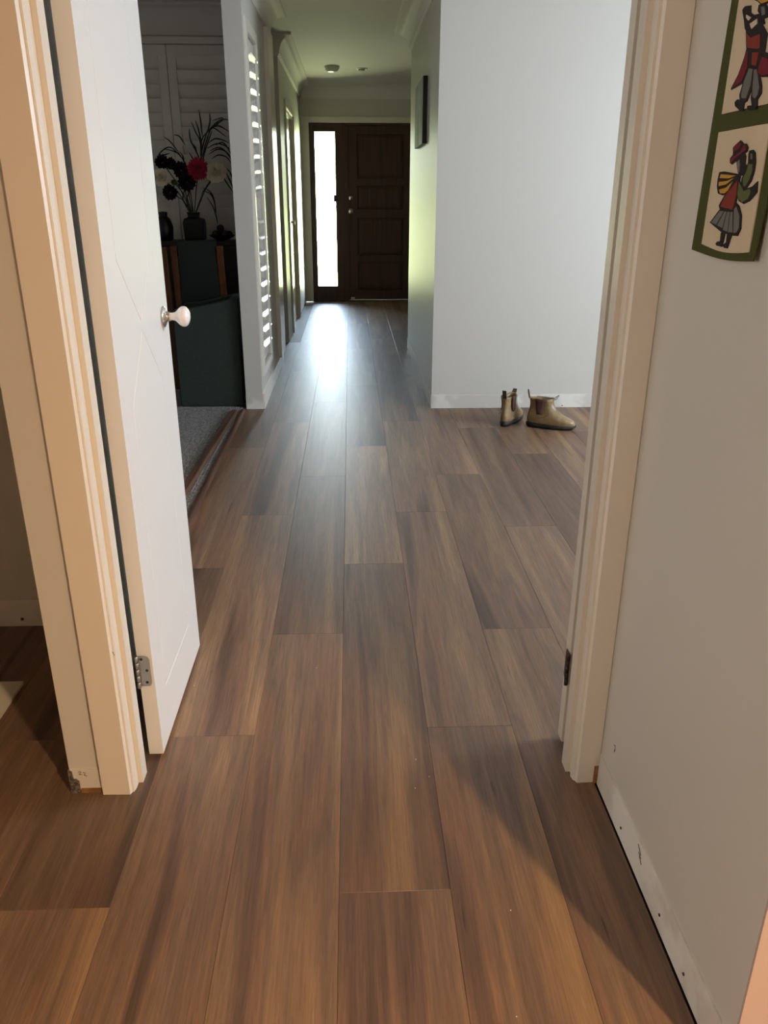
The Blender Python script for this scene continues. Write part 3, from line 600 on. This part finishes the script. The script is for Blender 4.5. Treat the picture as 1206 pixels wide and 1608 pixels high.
FIG2= [('raised_arms', 'black', [(1.3062, 1.5607), (1.2987, 1.5634), (1.279, 1.5606), (1.2755, 1.5511), (1.2626, 1.5459), (1.2485, 1.5447), (1.2331, 1.5405), (1.2224, 1.5284), (1.2379, 1.5282), (1.2621, 1.5257), (1.2785, 1.5284), (1.2874, 1.5328), (1.2959, 1.5461), (1.3042, 1.5564)], 0), ('arm_gap', 'cream', [(1.2881, 1.551), (1.2689, 1.544), (1.2774, 1.5416), (1.2872, 1.5473)], 1), ('arm_gap', 'cream', [(1.2709, 1.5366), (1.2486, 1.5389), (1.2453, 1.5325), (1.2616, 1.5287)], 1), ('head', 'black', [(1.2522, 1.5487), (1.2516, 1.5561), (1.232, 1.5542), (1.2151, 1.5436), (1.2184, 1.535), (1.2313, 1.5346)], 0), ('face_patch', 'grey', [(1.2408, 1.5512), (1.2305, 1.5502), (1.2245, 1.5398), (1.2332, 1.5396)], 1), ('cap', 'black', [(1.2831, 1.5698), (1.2567, 1.5608), (1.2404, 1.553), (1.2161, 1.552), (1.2171, 1.5604), (1.247, 1.571), (1.2699, 1.5719)], 0), ('cap_patch', 'mustard', [(1.2603, 1.5643), (1.2413, 1.5555), (1.2213, 1.5544), (1.2236, 1.5608), (1.2463, 1.569), (1.2644, 1.5694)], 1), ('cape', 'black', [(1.2708, 1.5076), (1.2576, 1.5007), (1.2524, 1.4803), (1.2649, 1.462), (1.3051, 1.4578), (1.3059, 1.46), (1.2874, 1.4758), (1.2748, 1.4953)], 0), ('cape_patch', 'crimson', [(1.2673, 1.5026), (1.2615, 1.4998), (1.2569, 1.4809), (1.2686, 1.4654), (1.2981, 1.4598), (1.2844, 1.4744), (1.2713, 1.4938)], 1), ('cape', 'black', [(1.2169, 1.4956), (1.1921, 1.4873), (1.1786, 1.4594), (1.2068, 1.4624), (1.2249, 1.4719), (1.2215, 1.481)], 0), ('cape_patch', 'crimson', [(1.2146, 1.4882), (1.1959, 1.4832), (1.1859, 1.4635), (1.2095, 1.4649), (1.2199, 1.4712)], 1), ('tunic', 'black', [(1.283, 1.5306), (1.2629, 1.5277), (1.2318, 1.53), (1.2111, 1.5153), (1.2099, 1.4946), (1.2161, 1.4755), (1.2272, 1.4751), (1.2496, 1.479), (1.2657, 1.497), (1.2749, 1.5121)], 0), ('tunic_patch', 'red', [(1.2765, 1.5261), (1.2598, 1.518), (1.2313, 1.5177), (1.225, 1.5006), (1.2295, 1.4996), (1.2642, 1.5058), (1.2702, 1.5104)], 1), ('tunic_patch', 'red', [(1.2472, 1.498), (1.226, 1.4949), (1.2287, 1.4791), (1.2432, 1.482)], 1), ('leg', 'black', [(1.2541, 1.4815), (1.2348, 1.477), (1.2298, 1.4539), (1.2421, 1.4363), (1.2501, 1.4351), (1.25, 1.4249), (1.2587, 1.4252), (1.2821, 1.4341), (1.2855, 1.4396), (1.2776, 1.4424), (1.2683, 1.441), (1.2719, 1.4475), (1.2653, 1.463)], 0), ('stocking_patch', 'grey', [(1.2495, 1.4788), (1.2373, 1.4762), (1.2367, 1.4557), (1.2448, 1.4403), (1.2601, 1.4422), (1.2635, 1.4476), (1.2606, 1.4635)], 1), ('leg', 'black', [(1.2361, 1.4772), (1.2228, 1.4754), (1.2125, 1.4645), (1.2033, 1.4519), (1.2003, 1.4419), (1.2092, 1.435), (1.2071, 1.428), (1.2103, 1.4232), (1.2291, 1.4236), (1.2379, 1.4269), (1.238, 1.4304), (1.2243, 1.4296), (1.2306, 1.4392), (1.2314, 1.4551)], 0), ('stocking_patch', 'grey', [(1.2321, 1.4745), (1.2248, 1.4745), (1.2148, 1.4609), (1.208, 1.4505), (1.2096, 1.4409), (1.2156, 1.4373), (1.2236, 1.4404), (1.2282, 1.4527)], 1)]
for n_, c_, p_, l_ in FIG1+FIG2:
    p_ = [(min(max(y, 1.150), 1.40), min(z, 1.612)) for y, z in p_]
    felt(n_, p_, l_, FELT[c_])

# ---------------------------------------------------------------- elastic-sided boots
def boot(name, loc, ang, label):
    r = empty(name, loc); tag(r, label, 'boot', 'pair of boots by the wall')
    rz = Matrix.Rotation(ang, 3, 'Z'); L0 = Vector(loc)
    def T(p): return tuple(rz @ Vector(p) + L0)
    SEG = 28
    def outline(x0, x1, hw, zf, waist=.0, toe=.5):
        """foot-shaped ring: x0 heel, x1 toe, hw half width; zf(s) gives the height"""
        pts = []
        for k in range(SEG):
            a = 2*math.pi*k/SEG; s = (1-math.cos(a))/2      # 0 heel .. 1 toe
            w = hw*(.80+.20*math.sin(math.pi*min(1, max(0, (s-.35)/.65)))-.10*waist*math.exp(-((s-.42)/.16)**2))
            y = w*math.copysign(abs(math.sin(a))**.8, math.sin(a)); x = x0+(x1-x0)*s
            pts.append((x, y, zf(s)))
        return pts
    rings = []
    # (x0, x1, hw, z at heel, z at toe)
    for x0, x1, hw, zh, zt in ((.006, .285, .045, .024, .016), (.000, .292, .050, .036, .024), (-.002, .293, .051, .052, .036), (.000, .286, .050, .070, .050), (.004, .262, .047, .088, .064),
                               (.008, .222, .042, .104, .082), (.012, .188, .038, .120, .104), (.013, .166, .037, .138, .128), (.012, .156, .038, .155, .152), (.009, .154, .040, .172, .172), (.006, .156, .041, .182, .186)):
        def zf(s, zh=zh, zt=zt, hw=hw): return zh+(zt-zh)*s-(.010*math.sin(math.pi*s) if zh > .17 else 0)
        rings.append([T(p) for p in outline(x0, x1, hw, zf, 1)])
    inner = [[T(p) for p in outline(x0, x1, hw, (lambda s, z=z: z))] for x0, x1, hw, z in ((.010, .152, .037, .180), (.014, .150, .034, .140), (.02, .17, .032, .09))]
    up = MB().loft(rings+inner, cap0=True, cap1=True).build('upper', M['suede'], r, smooth=True); up.data.shade_smooth()
    # sole: welt, tread and heel block
    so = MB().loft([[T(p) for p in outline(.004, .290, .046, lambda s: .012*(s > .93)*(s-.93)/.07)], [T(p) for p in outline(-.004, .298, .0525, lambda s: .010+.006*max(0, (s-.8)/.2))],
                    [T(p) for p in outline(-.006, .300, .0535, lambda s: .026-.004*s+.006*max(0, (s-.8)/.2))], [T(p) for p in outline(.002, .290, .049, lambda s: .030-.006*s)]])
    so.build('sole', M['sole'], r, smooth=True).data.shade_smooth()
    # elastic gussets
    for sgn in (1, -1):
        for_ = []
        rows = 6
        for j in range(rows+1):
            t_ = j/rows; z = .088+(.180-.088)*t_; half = .016+.016*t_
            cxm = .078; wy = (.0448-.0062*min(1, (z-.088)/.04))*1.0
            wy = [.0438, .0412, .0395, .0392, .0400, .0412, .0418][j]
            for_.append([(cxm-half, sgn*(wy-.0030), z), (cxm-half*.5, sgn*(wy-.0004), z), (cxm, sgn*(wy+.0006), z), (cxm+half*.5, sgn*(wy-.0004), z), (cxm+half, sgn*(wy-.0030), z)])
        vs = [T(p) for row in for_ for p in row]; fs = [(j*5+i, j*5+i+1, (j+1)*5+i+1, (j+1)*5+i) for j in range(rows) for i in range(4)]
        n = len(vs); vs += [T((p[0], p[1]-sgn*.004, p[2])) for row in for_ for p in row]; fs += [tuple(n+k for k in f[::-1]) for f in fs]
        edge = [0, 1, 2, 3, 4]+[9, 14, 19, 24, 29, 34]+[33, 32, 31, 30]+[25, 20, 15, 10, 5]
        fs += [(edge[i], edge[(i+1) % len(edge)], edge[(i+1) % len(edge)]+n, edge[i]+n) for i in range(len(edge))]
        MB().add(vs, fs).build('elastic_gusset', M['elastic'], r, smooth=True)
        # seam curving from the collar down to the sole
        pth = [(.118, .0375, .182), (.116, .0372, .160), (.120, .0385, .135), (.132, .0400, .110), (.128, .0440, .085), (.100, .0475, .072), (.075, .0485, .066), (.045, .0470, .064)]
        MB().tube([T((x, sgn*(y+.0012), z)) for x, y, z in pth], .0012, 5).build('seam', M['stitch'], r)
    # pull tabs: a loop at the back and one at the front
    for x, lean in ((.006, -.012), (.156, .020)):
        hgt = .042 if x < .1 else .020
        c = [(x, .174), (x-.001+lean*.3, .190), (x+lean*.8, .182+hgt*.8), (x+lean, .184+hgt), (x+lean+.006, .180+hgt), (x+lean*.5+.008, .186), (x+.007, .174)]
        o_ = c; i_ = [(px+(.002 if k < 3 else -.002 if k > 4 else 0), pz_-(.0025 if 2 <= k <= 4 else 0)) for k, (px, pz_) in enumerate(c)]
        n = len(c); vs = []
        for y in (-.012, .012): vs += [T((px, y, pz_)) for px, pz_ in o_]+[T((px, y, pz_)) for px, pz_ in i_]
        fs = []
        for k in range(n-1):
            fs += [(k, k+1, 2*n+k+1, 2*n+k), (n+k, 3*n+k, 3*n+k+1, n+k+1), (k, n+k, n+k+1, k+1), (2*n+k, 2*n+k+1, 3*n+k+1, 3*n+k)]
        MB().add(vs, fs).build('pull_tab', M['tab'], r, smooth=False)
    return r
boot('work_boot', (1.068, 4.690, .0), math.radians(-22), 'tan elastic-sided work boot, the right one, toe pointing right')
boot('work_boot', (.915, 4.665, .0), math.radians(58), 'tan elastic-sided work boot, the left one, heel toward the doorway')

# ---------------------------------------------------------------- dark dining room
cp = struct('floor_carpet', B(-3.1, X0-3*PW-.002, 2.43, 6.65, -.012, .004), M['carpet'], 'grey patterned loop carpet of the dark room', 'carpet')
# rows of loops on the part seen through the opening
mb = MB(); random.seed(5)
y = 2.9
while y < 5.3:
    x = -1.25
    while x < -.75:
        h = .0022+random.uniform(0, .0014); mb.add([(x, y, .004), (x+.011, y, .004), (x+.011, y+.016, .004), (x, y+.016, .004), (x+.0055, y+.008, .004+h*2)], [(0, 1, 4), (1, 2, 4), (2, 3, 4), (3, 0, 4)])
        x += .014
    y += .021 if int(y*50) % 3 else .027
cl_ = mb.build('carpet_loops', M['carpet'], cp); cl_['kind'] = 'stuff'
ts = MB().prism([(-.722, .0), (-.700, .0), (-.700, .004), (-.704, .013), (-.712, .017), (-.722, .013)], 2.45, 5.12, 'y')
ts = MB(); pr = [(-.728, .004), (-.698, .0), (-.698, .006), (-.704, .013), (-.714, .016), (-.728, .012)]
ts.loft([[(x, yy, z) for x, z in pr] for yy in (2.45, 5.10)])
o = sm(ts.build('threshold_strip', M['moulding'], bevel=0)); tag(o, 'brown timber strip edging the plank floor against the grey carpet', 'floor trim')
pts = [((-.835, -.795), 2.9), ((-.787, -.740), 5.04)]
lm = MB(); rings = []
for (xa, xb), yy in pts:
    rings.append([(xa, yy, .0045), (xb, yy, .0045), (xb, yy, .014), (xb-.010, yy, .024), (xa+.008, yy, .026), (xa, yy, .020)])
lm.loft(rings); o = sm(lm.build('loose_moulding', M['moulding'])); tag(o, 'loose brown timber moulding lying on the grey carpet', 'timber moulding')

# green armchair seen from its side
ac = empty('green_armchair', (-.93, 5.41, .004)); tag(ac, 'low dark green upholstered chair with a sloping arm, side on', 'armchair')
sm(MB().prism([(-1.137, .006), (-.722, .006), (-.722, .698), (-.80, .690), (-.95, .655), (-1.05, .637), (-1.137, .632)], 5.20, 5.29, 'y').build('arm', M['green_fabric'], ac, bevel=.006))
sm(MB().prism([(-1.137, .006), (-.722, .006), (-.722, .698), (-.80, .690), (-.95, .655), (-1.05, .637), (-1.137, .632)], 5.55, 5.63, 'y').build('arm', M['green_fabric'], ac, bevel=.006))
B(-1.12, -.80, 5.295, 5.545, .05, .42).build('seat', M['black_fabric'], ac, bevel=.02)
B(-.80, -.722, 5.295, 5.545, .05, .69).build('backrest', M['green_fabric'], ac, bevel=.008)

# dining chairs, backs to the camera
def dchair(x0, x1, y, ztop, label, src=None):
    e = empty('dining_chair', ((x0+x1)/2, y+.2, .004)); tag(e, label, 'chair', 'dining chairs in the dark room')
    for x in (x0, x1):
        lean = .0
        MB().loft([[(x-.021, y+.03, .004), (x+.021, y+.03, .004), (x+.021, y+.06, .004), (x-.021, y+.06, .004)],
                   [(x-.022, y+.02, .47), (x+.022, y+.02, .47), (x+.022, y+.055, .47), (x-.022, y+.055, .47)],
                   [(x-.021, y-.03, ztop), (x+.021, y-.03, ztop), (x+.021, y, ztop), (x-.021, y, ztop)]]).build('back_post', M['orange_wood'], e, bevel=.003)
        B(x-.017, x+.017, y+.40, y+.434, .004, .45).build('front_leg', M['orange_wood'], e)
    B(x0+.018, x1-.018, y-.012, y+.012, ztop-.06, ztop-.02).build('top_rail', M['black_fabric'], e)
    MB().loft([[(x0+.024, y+.0, .50), (x1-.024, y+.0, .50), (x1-.024, y+.03, .50), (x0+.024, y+.03, .50)], [(x0+.024, y-.022, ztop+.035), (x1-.024, y-.022, ztop+.035), (x1-.024, y+.006, ztop+.035), (x0+.024, y+.006, ztop+.035)]]).build('back_pad', M['pad_green'], e, bevel=.006)
    B(x0, x1, y+.03, y+.43, .45, .51).build('seat', M['black_fabric'], e, bevel=.012)
    return e
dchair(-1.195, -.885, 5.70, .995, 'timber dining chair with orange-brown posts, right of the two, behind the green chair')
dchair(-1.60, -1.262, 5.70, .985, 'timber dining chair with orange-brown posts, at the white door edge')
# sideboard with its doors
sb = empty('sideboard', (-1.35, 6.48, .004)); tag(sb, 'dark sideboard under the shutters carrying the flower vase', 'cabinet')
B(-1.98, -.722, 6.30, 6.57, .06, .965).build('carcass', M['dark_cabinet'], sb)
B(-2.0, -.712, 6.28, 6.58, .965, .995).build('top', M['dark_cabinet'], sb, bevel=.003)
for i in range(3):
    a = -1.97+i*.415; dr = B(a+.004, a+.411, 6.285, 6.30, .08, .95).build('cabinet_door', M['dark_cabinet'], sb)
    MB().lathe([(0, .008), (.02, .012), (.024, .001)], (a+.38, 6.285, .6), (0, -1, 0), 12).build('knob', M['brushed'], dr)
for x in (-1.95, -.76): B(x-.02, x+.02, 6.34, 6.54, .004, .06).build('foot', M['dark_cabinet'], sb)
YV = 6.42
kx = 6.42/6.3
def fz(x, z): return (x*kx, 1.31+(z-1.31)*kx)   # same sight lines, at the sideboard's depth
vx = -1.153*kx
vs_ = MB().loft([[(vx+sx*w, YV+sy*w*.8, z) for sx, sy in ((-1, -1), (1, -1), (1, 1), (-1, 1))] for w, z in ((.070, .996), (.074, 1.02), (.078, 1.12), (.070, 1.150), (.040, 1.160), (.042, 1.185), (.050, 1.195))])
v_ = vs_.build('flower_vase', M['vase'], bevel=.006); tag(v_, 'dark square vase holding the flowers on the sideboard', 'vase')
bq = empty('flower_bouquet', (vx, YV, 1.19)); tag(bq, 'bouquet of crimson, cream and dark flowers with long grass leaves', 'flowers')
BLADES= [[(-0.962, 1.803), (-0.884, 1.816), (-1.037, 1.7), (-1.066, 1.576)], [(-0.885, 1.804), (-0.964, 1.771), (-1.017, 1.672), (-1.058, 1.555)], [(-1.059, 1.875), (-1.051, 1.803), (-1.047, 1.741), (-1.042, 1.7)], [(-0.98, 1.852), (-0.979, 1.811), (-0.992, 1.762), (-1.019, 1.701)], [(-1.083, 1.803), (-1.065, 1.741), (-1.054, 1.659), (-1.056, 1.576)], [(-1.132, 1.753), (-1.129, 1.679), (-1.091, 1.596), (-1.069, 1.534)], [(-1.106, 1.79), (-1.081, 1.721), (-1.061, 1.68), (-1.055, 1.597)], [(-1.317, 1.699), (-1.274, 1.67), (-1.242, 1.629), (-1.207, 1.575)], [(-1.243, 1.712), (-1.208, 1.704), (-1.184, 1.671), (-1.168, 1.646)], [(-1.386, 1.554), (-1.344, 1.604), (-1.269, 1.629), (-1.178, 1.533)], [(-1.307, 1.616), (-1.249, 1.604), (-1.207, 1.575), (-1.167, 1.504)], [(-1.388, 1.528), (-1.339, 1.57), (-1.31, 1.583), (-1.282, 1.592)], [(-1.137, 1.596), (-1.121, 1.563), (-1.106, 1.534), (-1.09, 1.504)], [(-1.217, 1.604), (-1.197, 1.575), (-1.191, 1.546), (-1.181, 1.504)], [(-0.827, 1.804), (-0.894, 1.812), (-0.95, 1.783), (-0.989, 1.742)], [(-0.898, 1.754), (-0.941, 1.775), (-0.989, 1.742), (-1.014, 1.713)], [(-0.845, 1.73), (-0.889, 1.755), (-0.919, 1.771), (-0.965, 1.762)], [(-0.879, 1.701), (-0.922, 1.734), (-0.952, 1.754), (-0.978, 1.762)], [(-1.004, 1.659), (-0.957, 1.688), (-0.903, 1.68), (-0.85, 1.656)], [(-1.016, 1.626), (-0.95, 1.655), (-0.896, 1.647), (-0.84, 1.614)], [(-1.001, 1.584), (-0.939, 1.618), (-0.886, 1.606), (-0.839, 1.556)], [(-0.981, 1.555), (-0.933, 1.58), (-0.875, 1.564), (-0.838, 1.505)], [(-0.951, 1.647), (-0.904, 1.664), (-0.87, 1.631), (-0.846, 1.581)], [(-0.99, 1.605), (-0.929, 1.63), (-0.877, 1.597), (-0.832, 1.522)], [(-0.909, 1.479), (-0.883, 1.45), (-0.859, 1.394), (-0.844, 1.342)], [(-0.898, 1.505), (-0.863, 1.471), (-0.844, 1.42), (-0.828, 1.377)], [(-0.919, 1.462), (-0.899, 1.415), (-0.87, 1.368), (-0.849, 1.334)], [(-1.159, 1.342), (-1.186, 1.298), (-1.186, 1.246), (-1.172, 1.189)], [(-1.057, 1.342), (-1.013, 1.32), (-0.989, 1.264), (-0.984, 1.145)], [(-1.047, 1.299), (-1.005, 1.233), (-0.987, 1.167), (-0.977, 1.114)], [(-1.065, 1.363), (-1.02, 1.342), (-0.996, 1.299), (-0.986, 1.246)], [(-1.205, 1.342), (-1.219, 1.29), (-1.196, 1.233), (-1.164, 1.176)], [(-1.091, 1.596), (-1.097, 1.63), (-1.118, 1.655), (-1.13, 1.671)], [(-1.062, 1.513), (-1.037, 1.597), (-1.003, 1.672), (-0.971, 1.742)], [(-1.071, 1.504), (-1.054, 1.605), (-1.019, 1.701), (-0.987, 1.77)]]
random.seed(11)
for bl in BLADES:
    P = [fz(*p) for p in bl]; dy = random.uniform(-.05, .05)
    pts = []
    for i in range(13):
        t_ = i/12*(len(P)-1); k = min(int(t_), len(P)-2); f = t_-k
        p0, p1, p2, p3 = P[max(k-1, 0)], P[k], P[k+1], P[min(k+2, len(P)-1)]
        q = [.5*((2*p1[j])+(-p0[j]+p2[j])*f+(2*p0[j]-5*p1[j]+4*p2[j]-p3[j])*f*f+(-p0[j]+3*p1[j]-3*p2[j]+p3[j])*f**3) for j in (0, 1)]
        pts.append((q[0], YV-.03+dy*(1-i/12), q[1]))
    MB().tube(pts, [.0008+.0052*math.sin(math.pi*(.08+.85*i/12)) for i in range(13)], 5, .8).build('leaf', M['blade'], bq)
def flower_ball(name, x, y, z, r, m, n, wid, curl=.8, rings_=5):
    """petals packed round a centre, facing the room"""
    mb = MB(); c = Vector((x, y, z)); ax = Vector((0.05, -1, .15)).normalized(); a = ax.cross(Vector((0, 0, 1))).normalized(); b = a.cross(ax)
    for k in range(rings_):
        el = math.radians(8+78*k/(rings_-1)); cnt = max(5, int(n*math.cos(el)+3))
        for i in range(cnt):
            th = 2*math.pi*(i+.5*(k % 2))/cnt+random.uniform(-.06, .06)
            rad = a*math.cos(th)+b*math.sin(th); d = (rad*math.cos(el)+ax*math.sin(el)).normalized()
            s = d.cross(ax if abs(d.dot(ax)) < .95 else a).normalized(); l = r*random.uniform(.88, 1.05); w = wid*r*(1-.35*k/rings_)
            p0 = c+d*l*.15; p1 = c+d*l*.65; p2 = c+d*l+ax*l*curl*.3
            nn = s.cross(d)*w*.35
            mb.add([p0, p1+s*w+nn, p2, p1-s*w+nn, p1-nn*.6], [(0, 1, 4), (1, 2, 4), (2, 3, 4), (3, 0, 4), (0, 3, 2, 1)])
    return mb
for nm, px, r, m, n, wid, rg in (('dahlia', (-1.078, 1.483), .088, 'dahlia', 26, .13, 6), ('rose', (-1.344, 1.427), .066, 'cream_petal', 9, .55, 4), ('rose', (-.951, 1.462), .080, 'cream_petal', 9, .55, 4),
                                 ('orange_bloom', (-.985, 1.432), .036, 'orange_petal', 12, .3, 4), ('dark_bloom', (-1.335, 1.529), .055, 'dark_petal', 12, .35, 4), ('dark_bloom', (-1.27, 1.520), .045, 'dark_petal', 12, .35, 4),
                                 ('dark_bloom', (-1.206, 1.478), .062, 'dark_petal', 12, .35, 4), ('dark_bloom', (-1.165, 1.40), .070, 'dark_petal', 12, .35, 4), ('dark_bloom', (-1.30, 1.33), .060, 'dark_petal', 12, .35, 4),
                                 ('lime_bud', (-1.264, 1.397), .026, 'lime', 7, .4, 3)):
    x, z = fz(*px); yy = YV-.07+random.uniform(-.02, .02)
    fo = flower_ball(nm, x, yy, z, r*kx, M[m], n, wid, rings_=rg).build(nm, M[m], bq)
    st = MB().tube([(x, yy+.01, z), ((x+vx)/2, YV-.02, (z+1.2)/2+.02), (vx+(x-vx)*.1, YV, 1.197)], .0035, 5).build('stem', M['stem'], bq)
x, z = fz(-1.378, 1.087)
j = sm(MB().lathe([(0, .055), (.01, .062), (.10, .068), (.15, .050), (.17, .030), (.20, .034), (.205, .001)], (x, YV, .996), (0, 0, 1), 24).build('dark_jar', M['vase'])); tag(j, 'dark rounded jar left of the flower vase', 'jar')
x, z = fz(-.955, 1.07)
j = empty('fruit_bowl', (x, YV-.0, .996)); tag(j, 'low dark bowl heaped with dark round fruit, right of the vase', 'bowl')
sm(MB().lathe([(0, .04), (.004, .045), (.03, .095), (.038, .10), (.034, .09), (.012, .04), (.010, .001)], (x, YV, .996), (0, 0, 1), 28).build('bowl', M['vase'], j))
for i, (dx, dy_, dz) in enumerate(((-.045, -.02, .055), (.03, -.03, .055), (.0, .03, .055), (.05, .025, .05), (-.01, 0, .095))):
    bm = bmesh.new(); bmesh.ops.create_icosphere(bm, subdivisions=2, radius=.029); me = bpy.data.meshes.new('fruit'); bm.to_mesh(me); bm.free(); me.shade_smooth(); me.materials.append(M['dark_petal'])
    o = bpy.data.objects.new('dark_fruit', me); COL.objects.link(o); o.location = (x+dx, YV+dy_, .996+dz-.01)
    tag(o, 'dark round fruit %s the bowl right of the vase' % ('at the left of', 'at the front right of', 'at the back of', 'at the far right of', 'on top of the heap in')[i], 'fruit', 'fruit in the dark bowl')

# ---------------------------------------------------------------- pale board on the floor of the left room
bd = B(-1.55, -.957, .95, 1.982, .0, .010).build('pale_board', M['white_board'], bevel=.001); tag(bd, 'flat pale board lying on the floor at the left edge', 'board')

# ---------------------------------------------------------------- paint flecks on the floor
random.seed(2)
for i, (x, y) in enumerate([(-0.1177, 2.0337), (0.1469, 1.6087), (0.1745, 1.5444), (0.1374, 1.5056), (0.2992, 1.1515), (-0.4655, 1.9537), (0.268, 0.9343)]):
    q = [(x+random.uniform(.0007, .0016)*math.cos(a), y+random.uniform(.0007, .0016)*math.sin(a)) for a in (0, 1.2, 2.5, 3.8, 5)]
    o = MB().prism(q, .0002, .0016, 'z').build('paint_fleck', M['plastic']); tag(o, 'tiny pale fleck on the floor, %s' % ('on the middle plank level with the white door hinge', 'highest of the three close together by the doorway middle', 'rightmost of the three close together by the doorway middle', 'lowest of the three close together by the doorway middle', 'alone in the lit floor near the right wall shadow', 'just beside the foot of the white door', 'closest to the lower edge of the photo')[i], 'fleck', 'pale flecks on the floor')
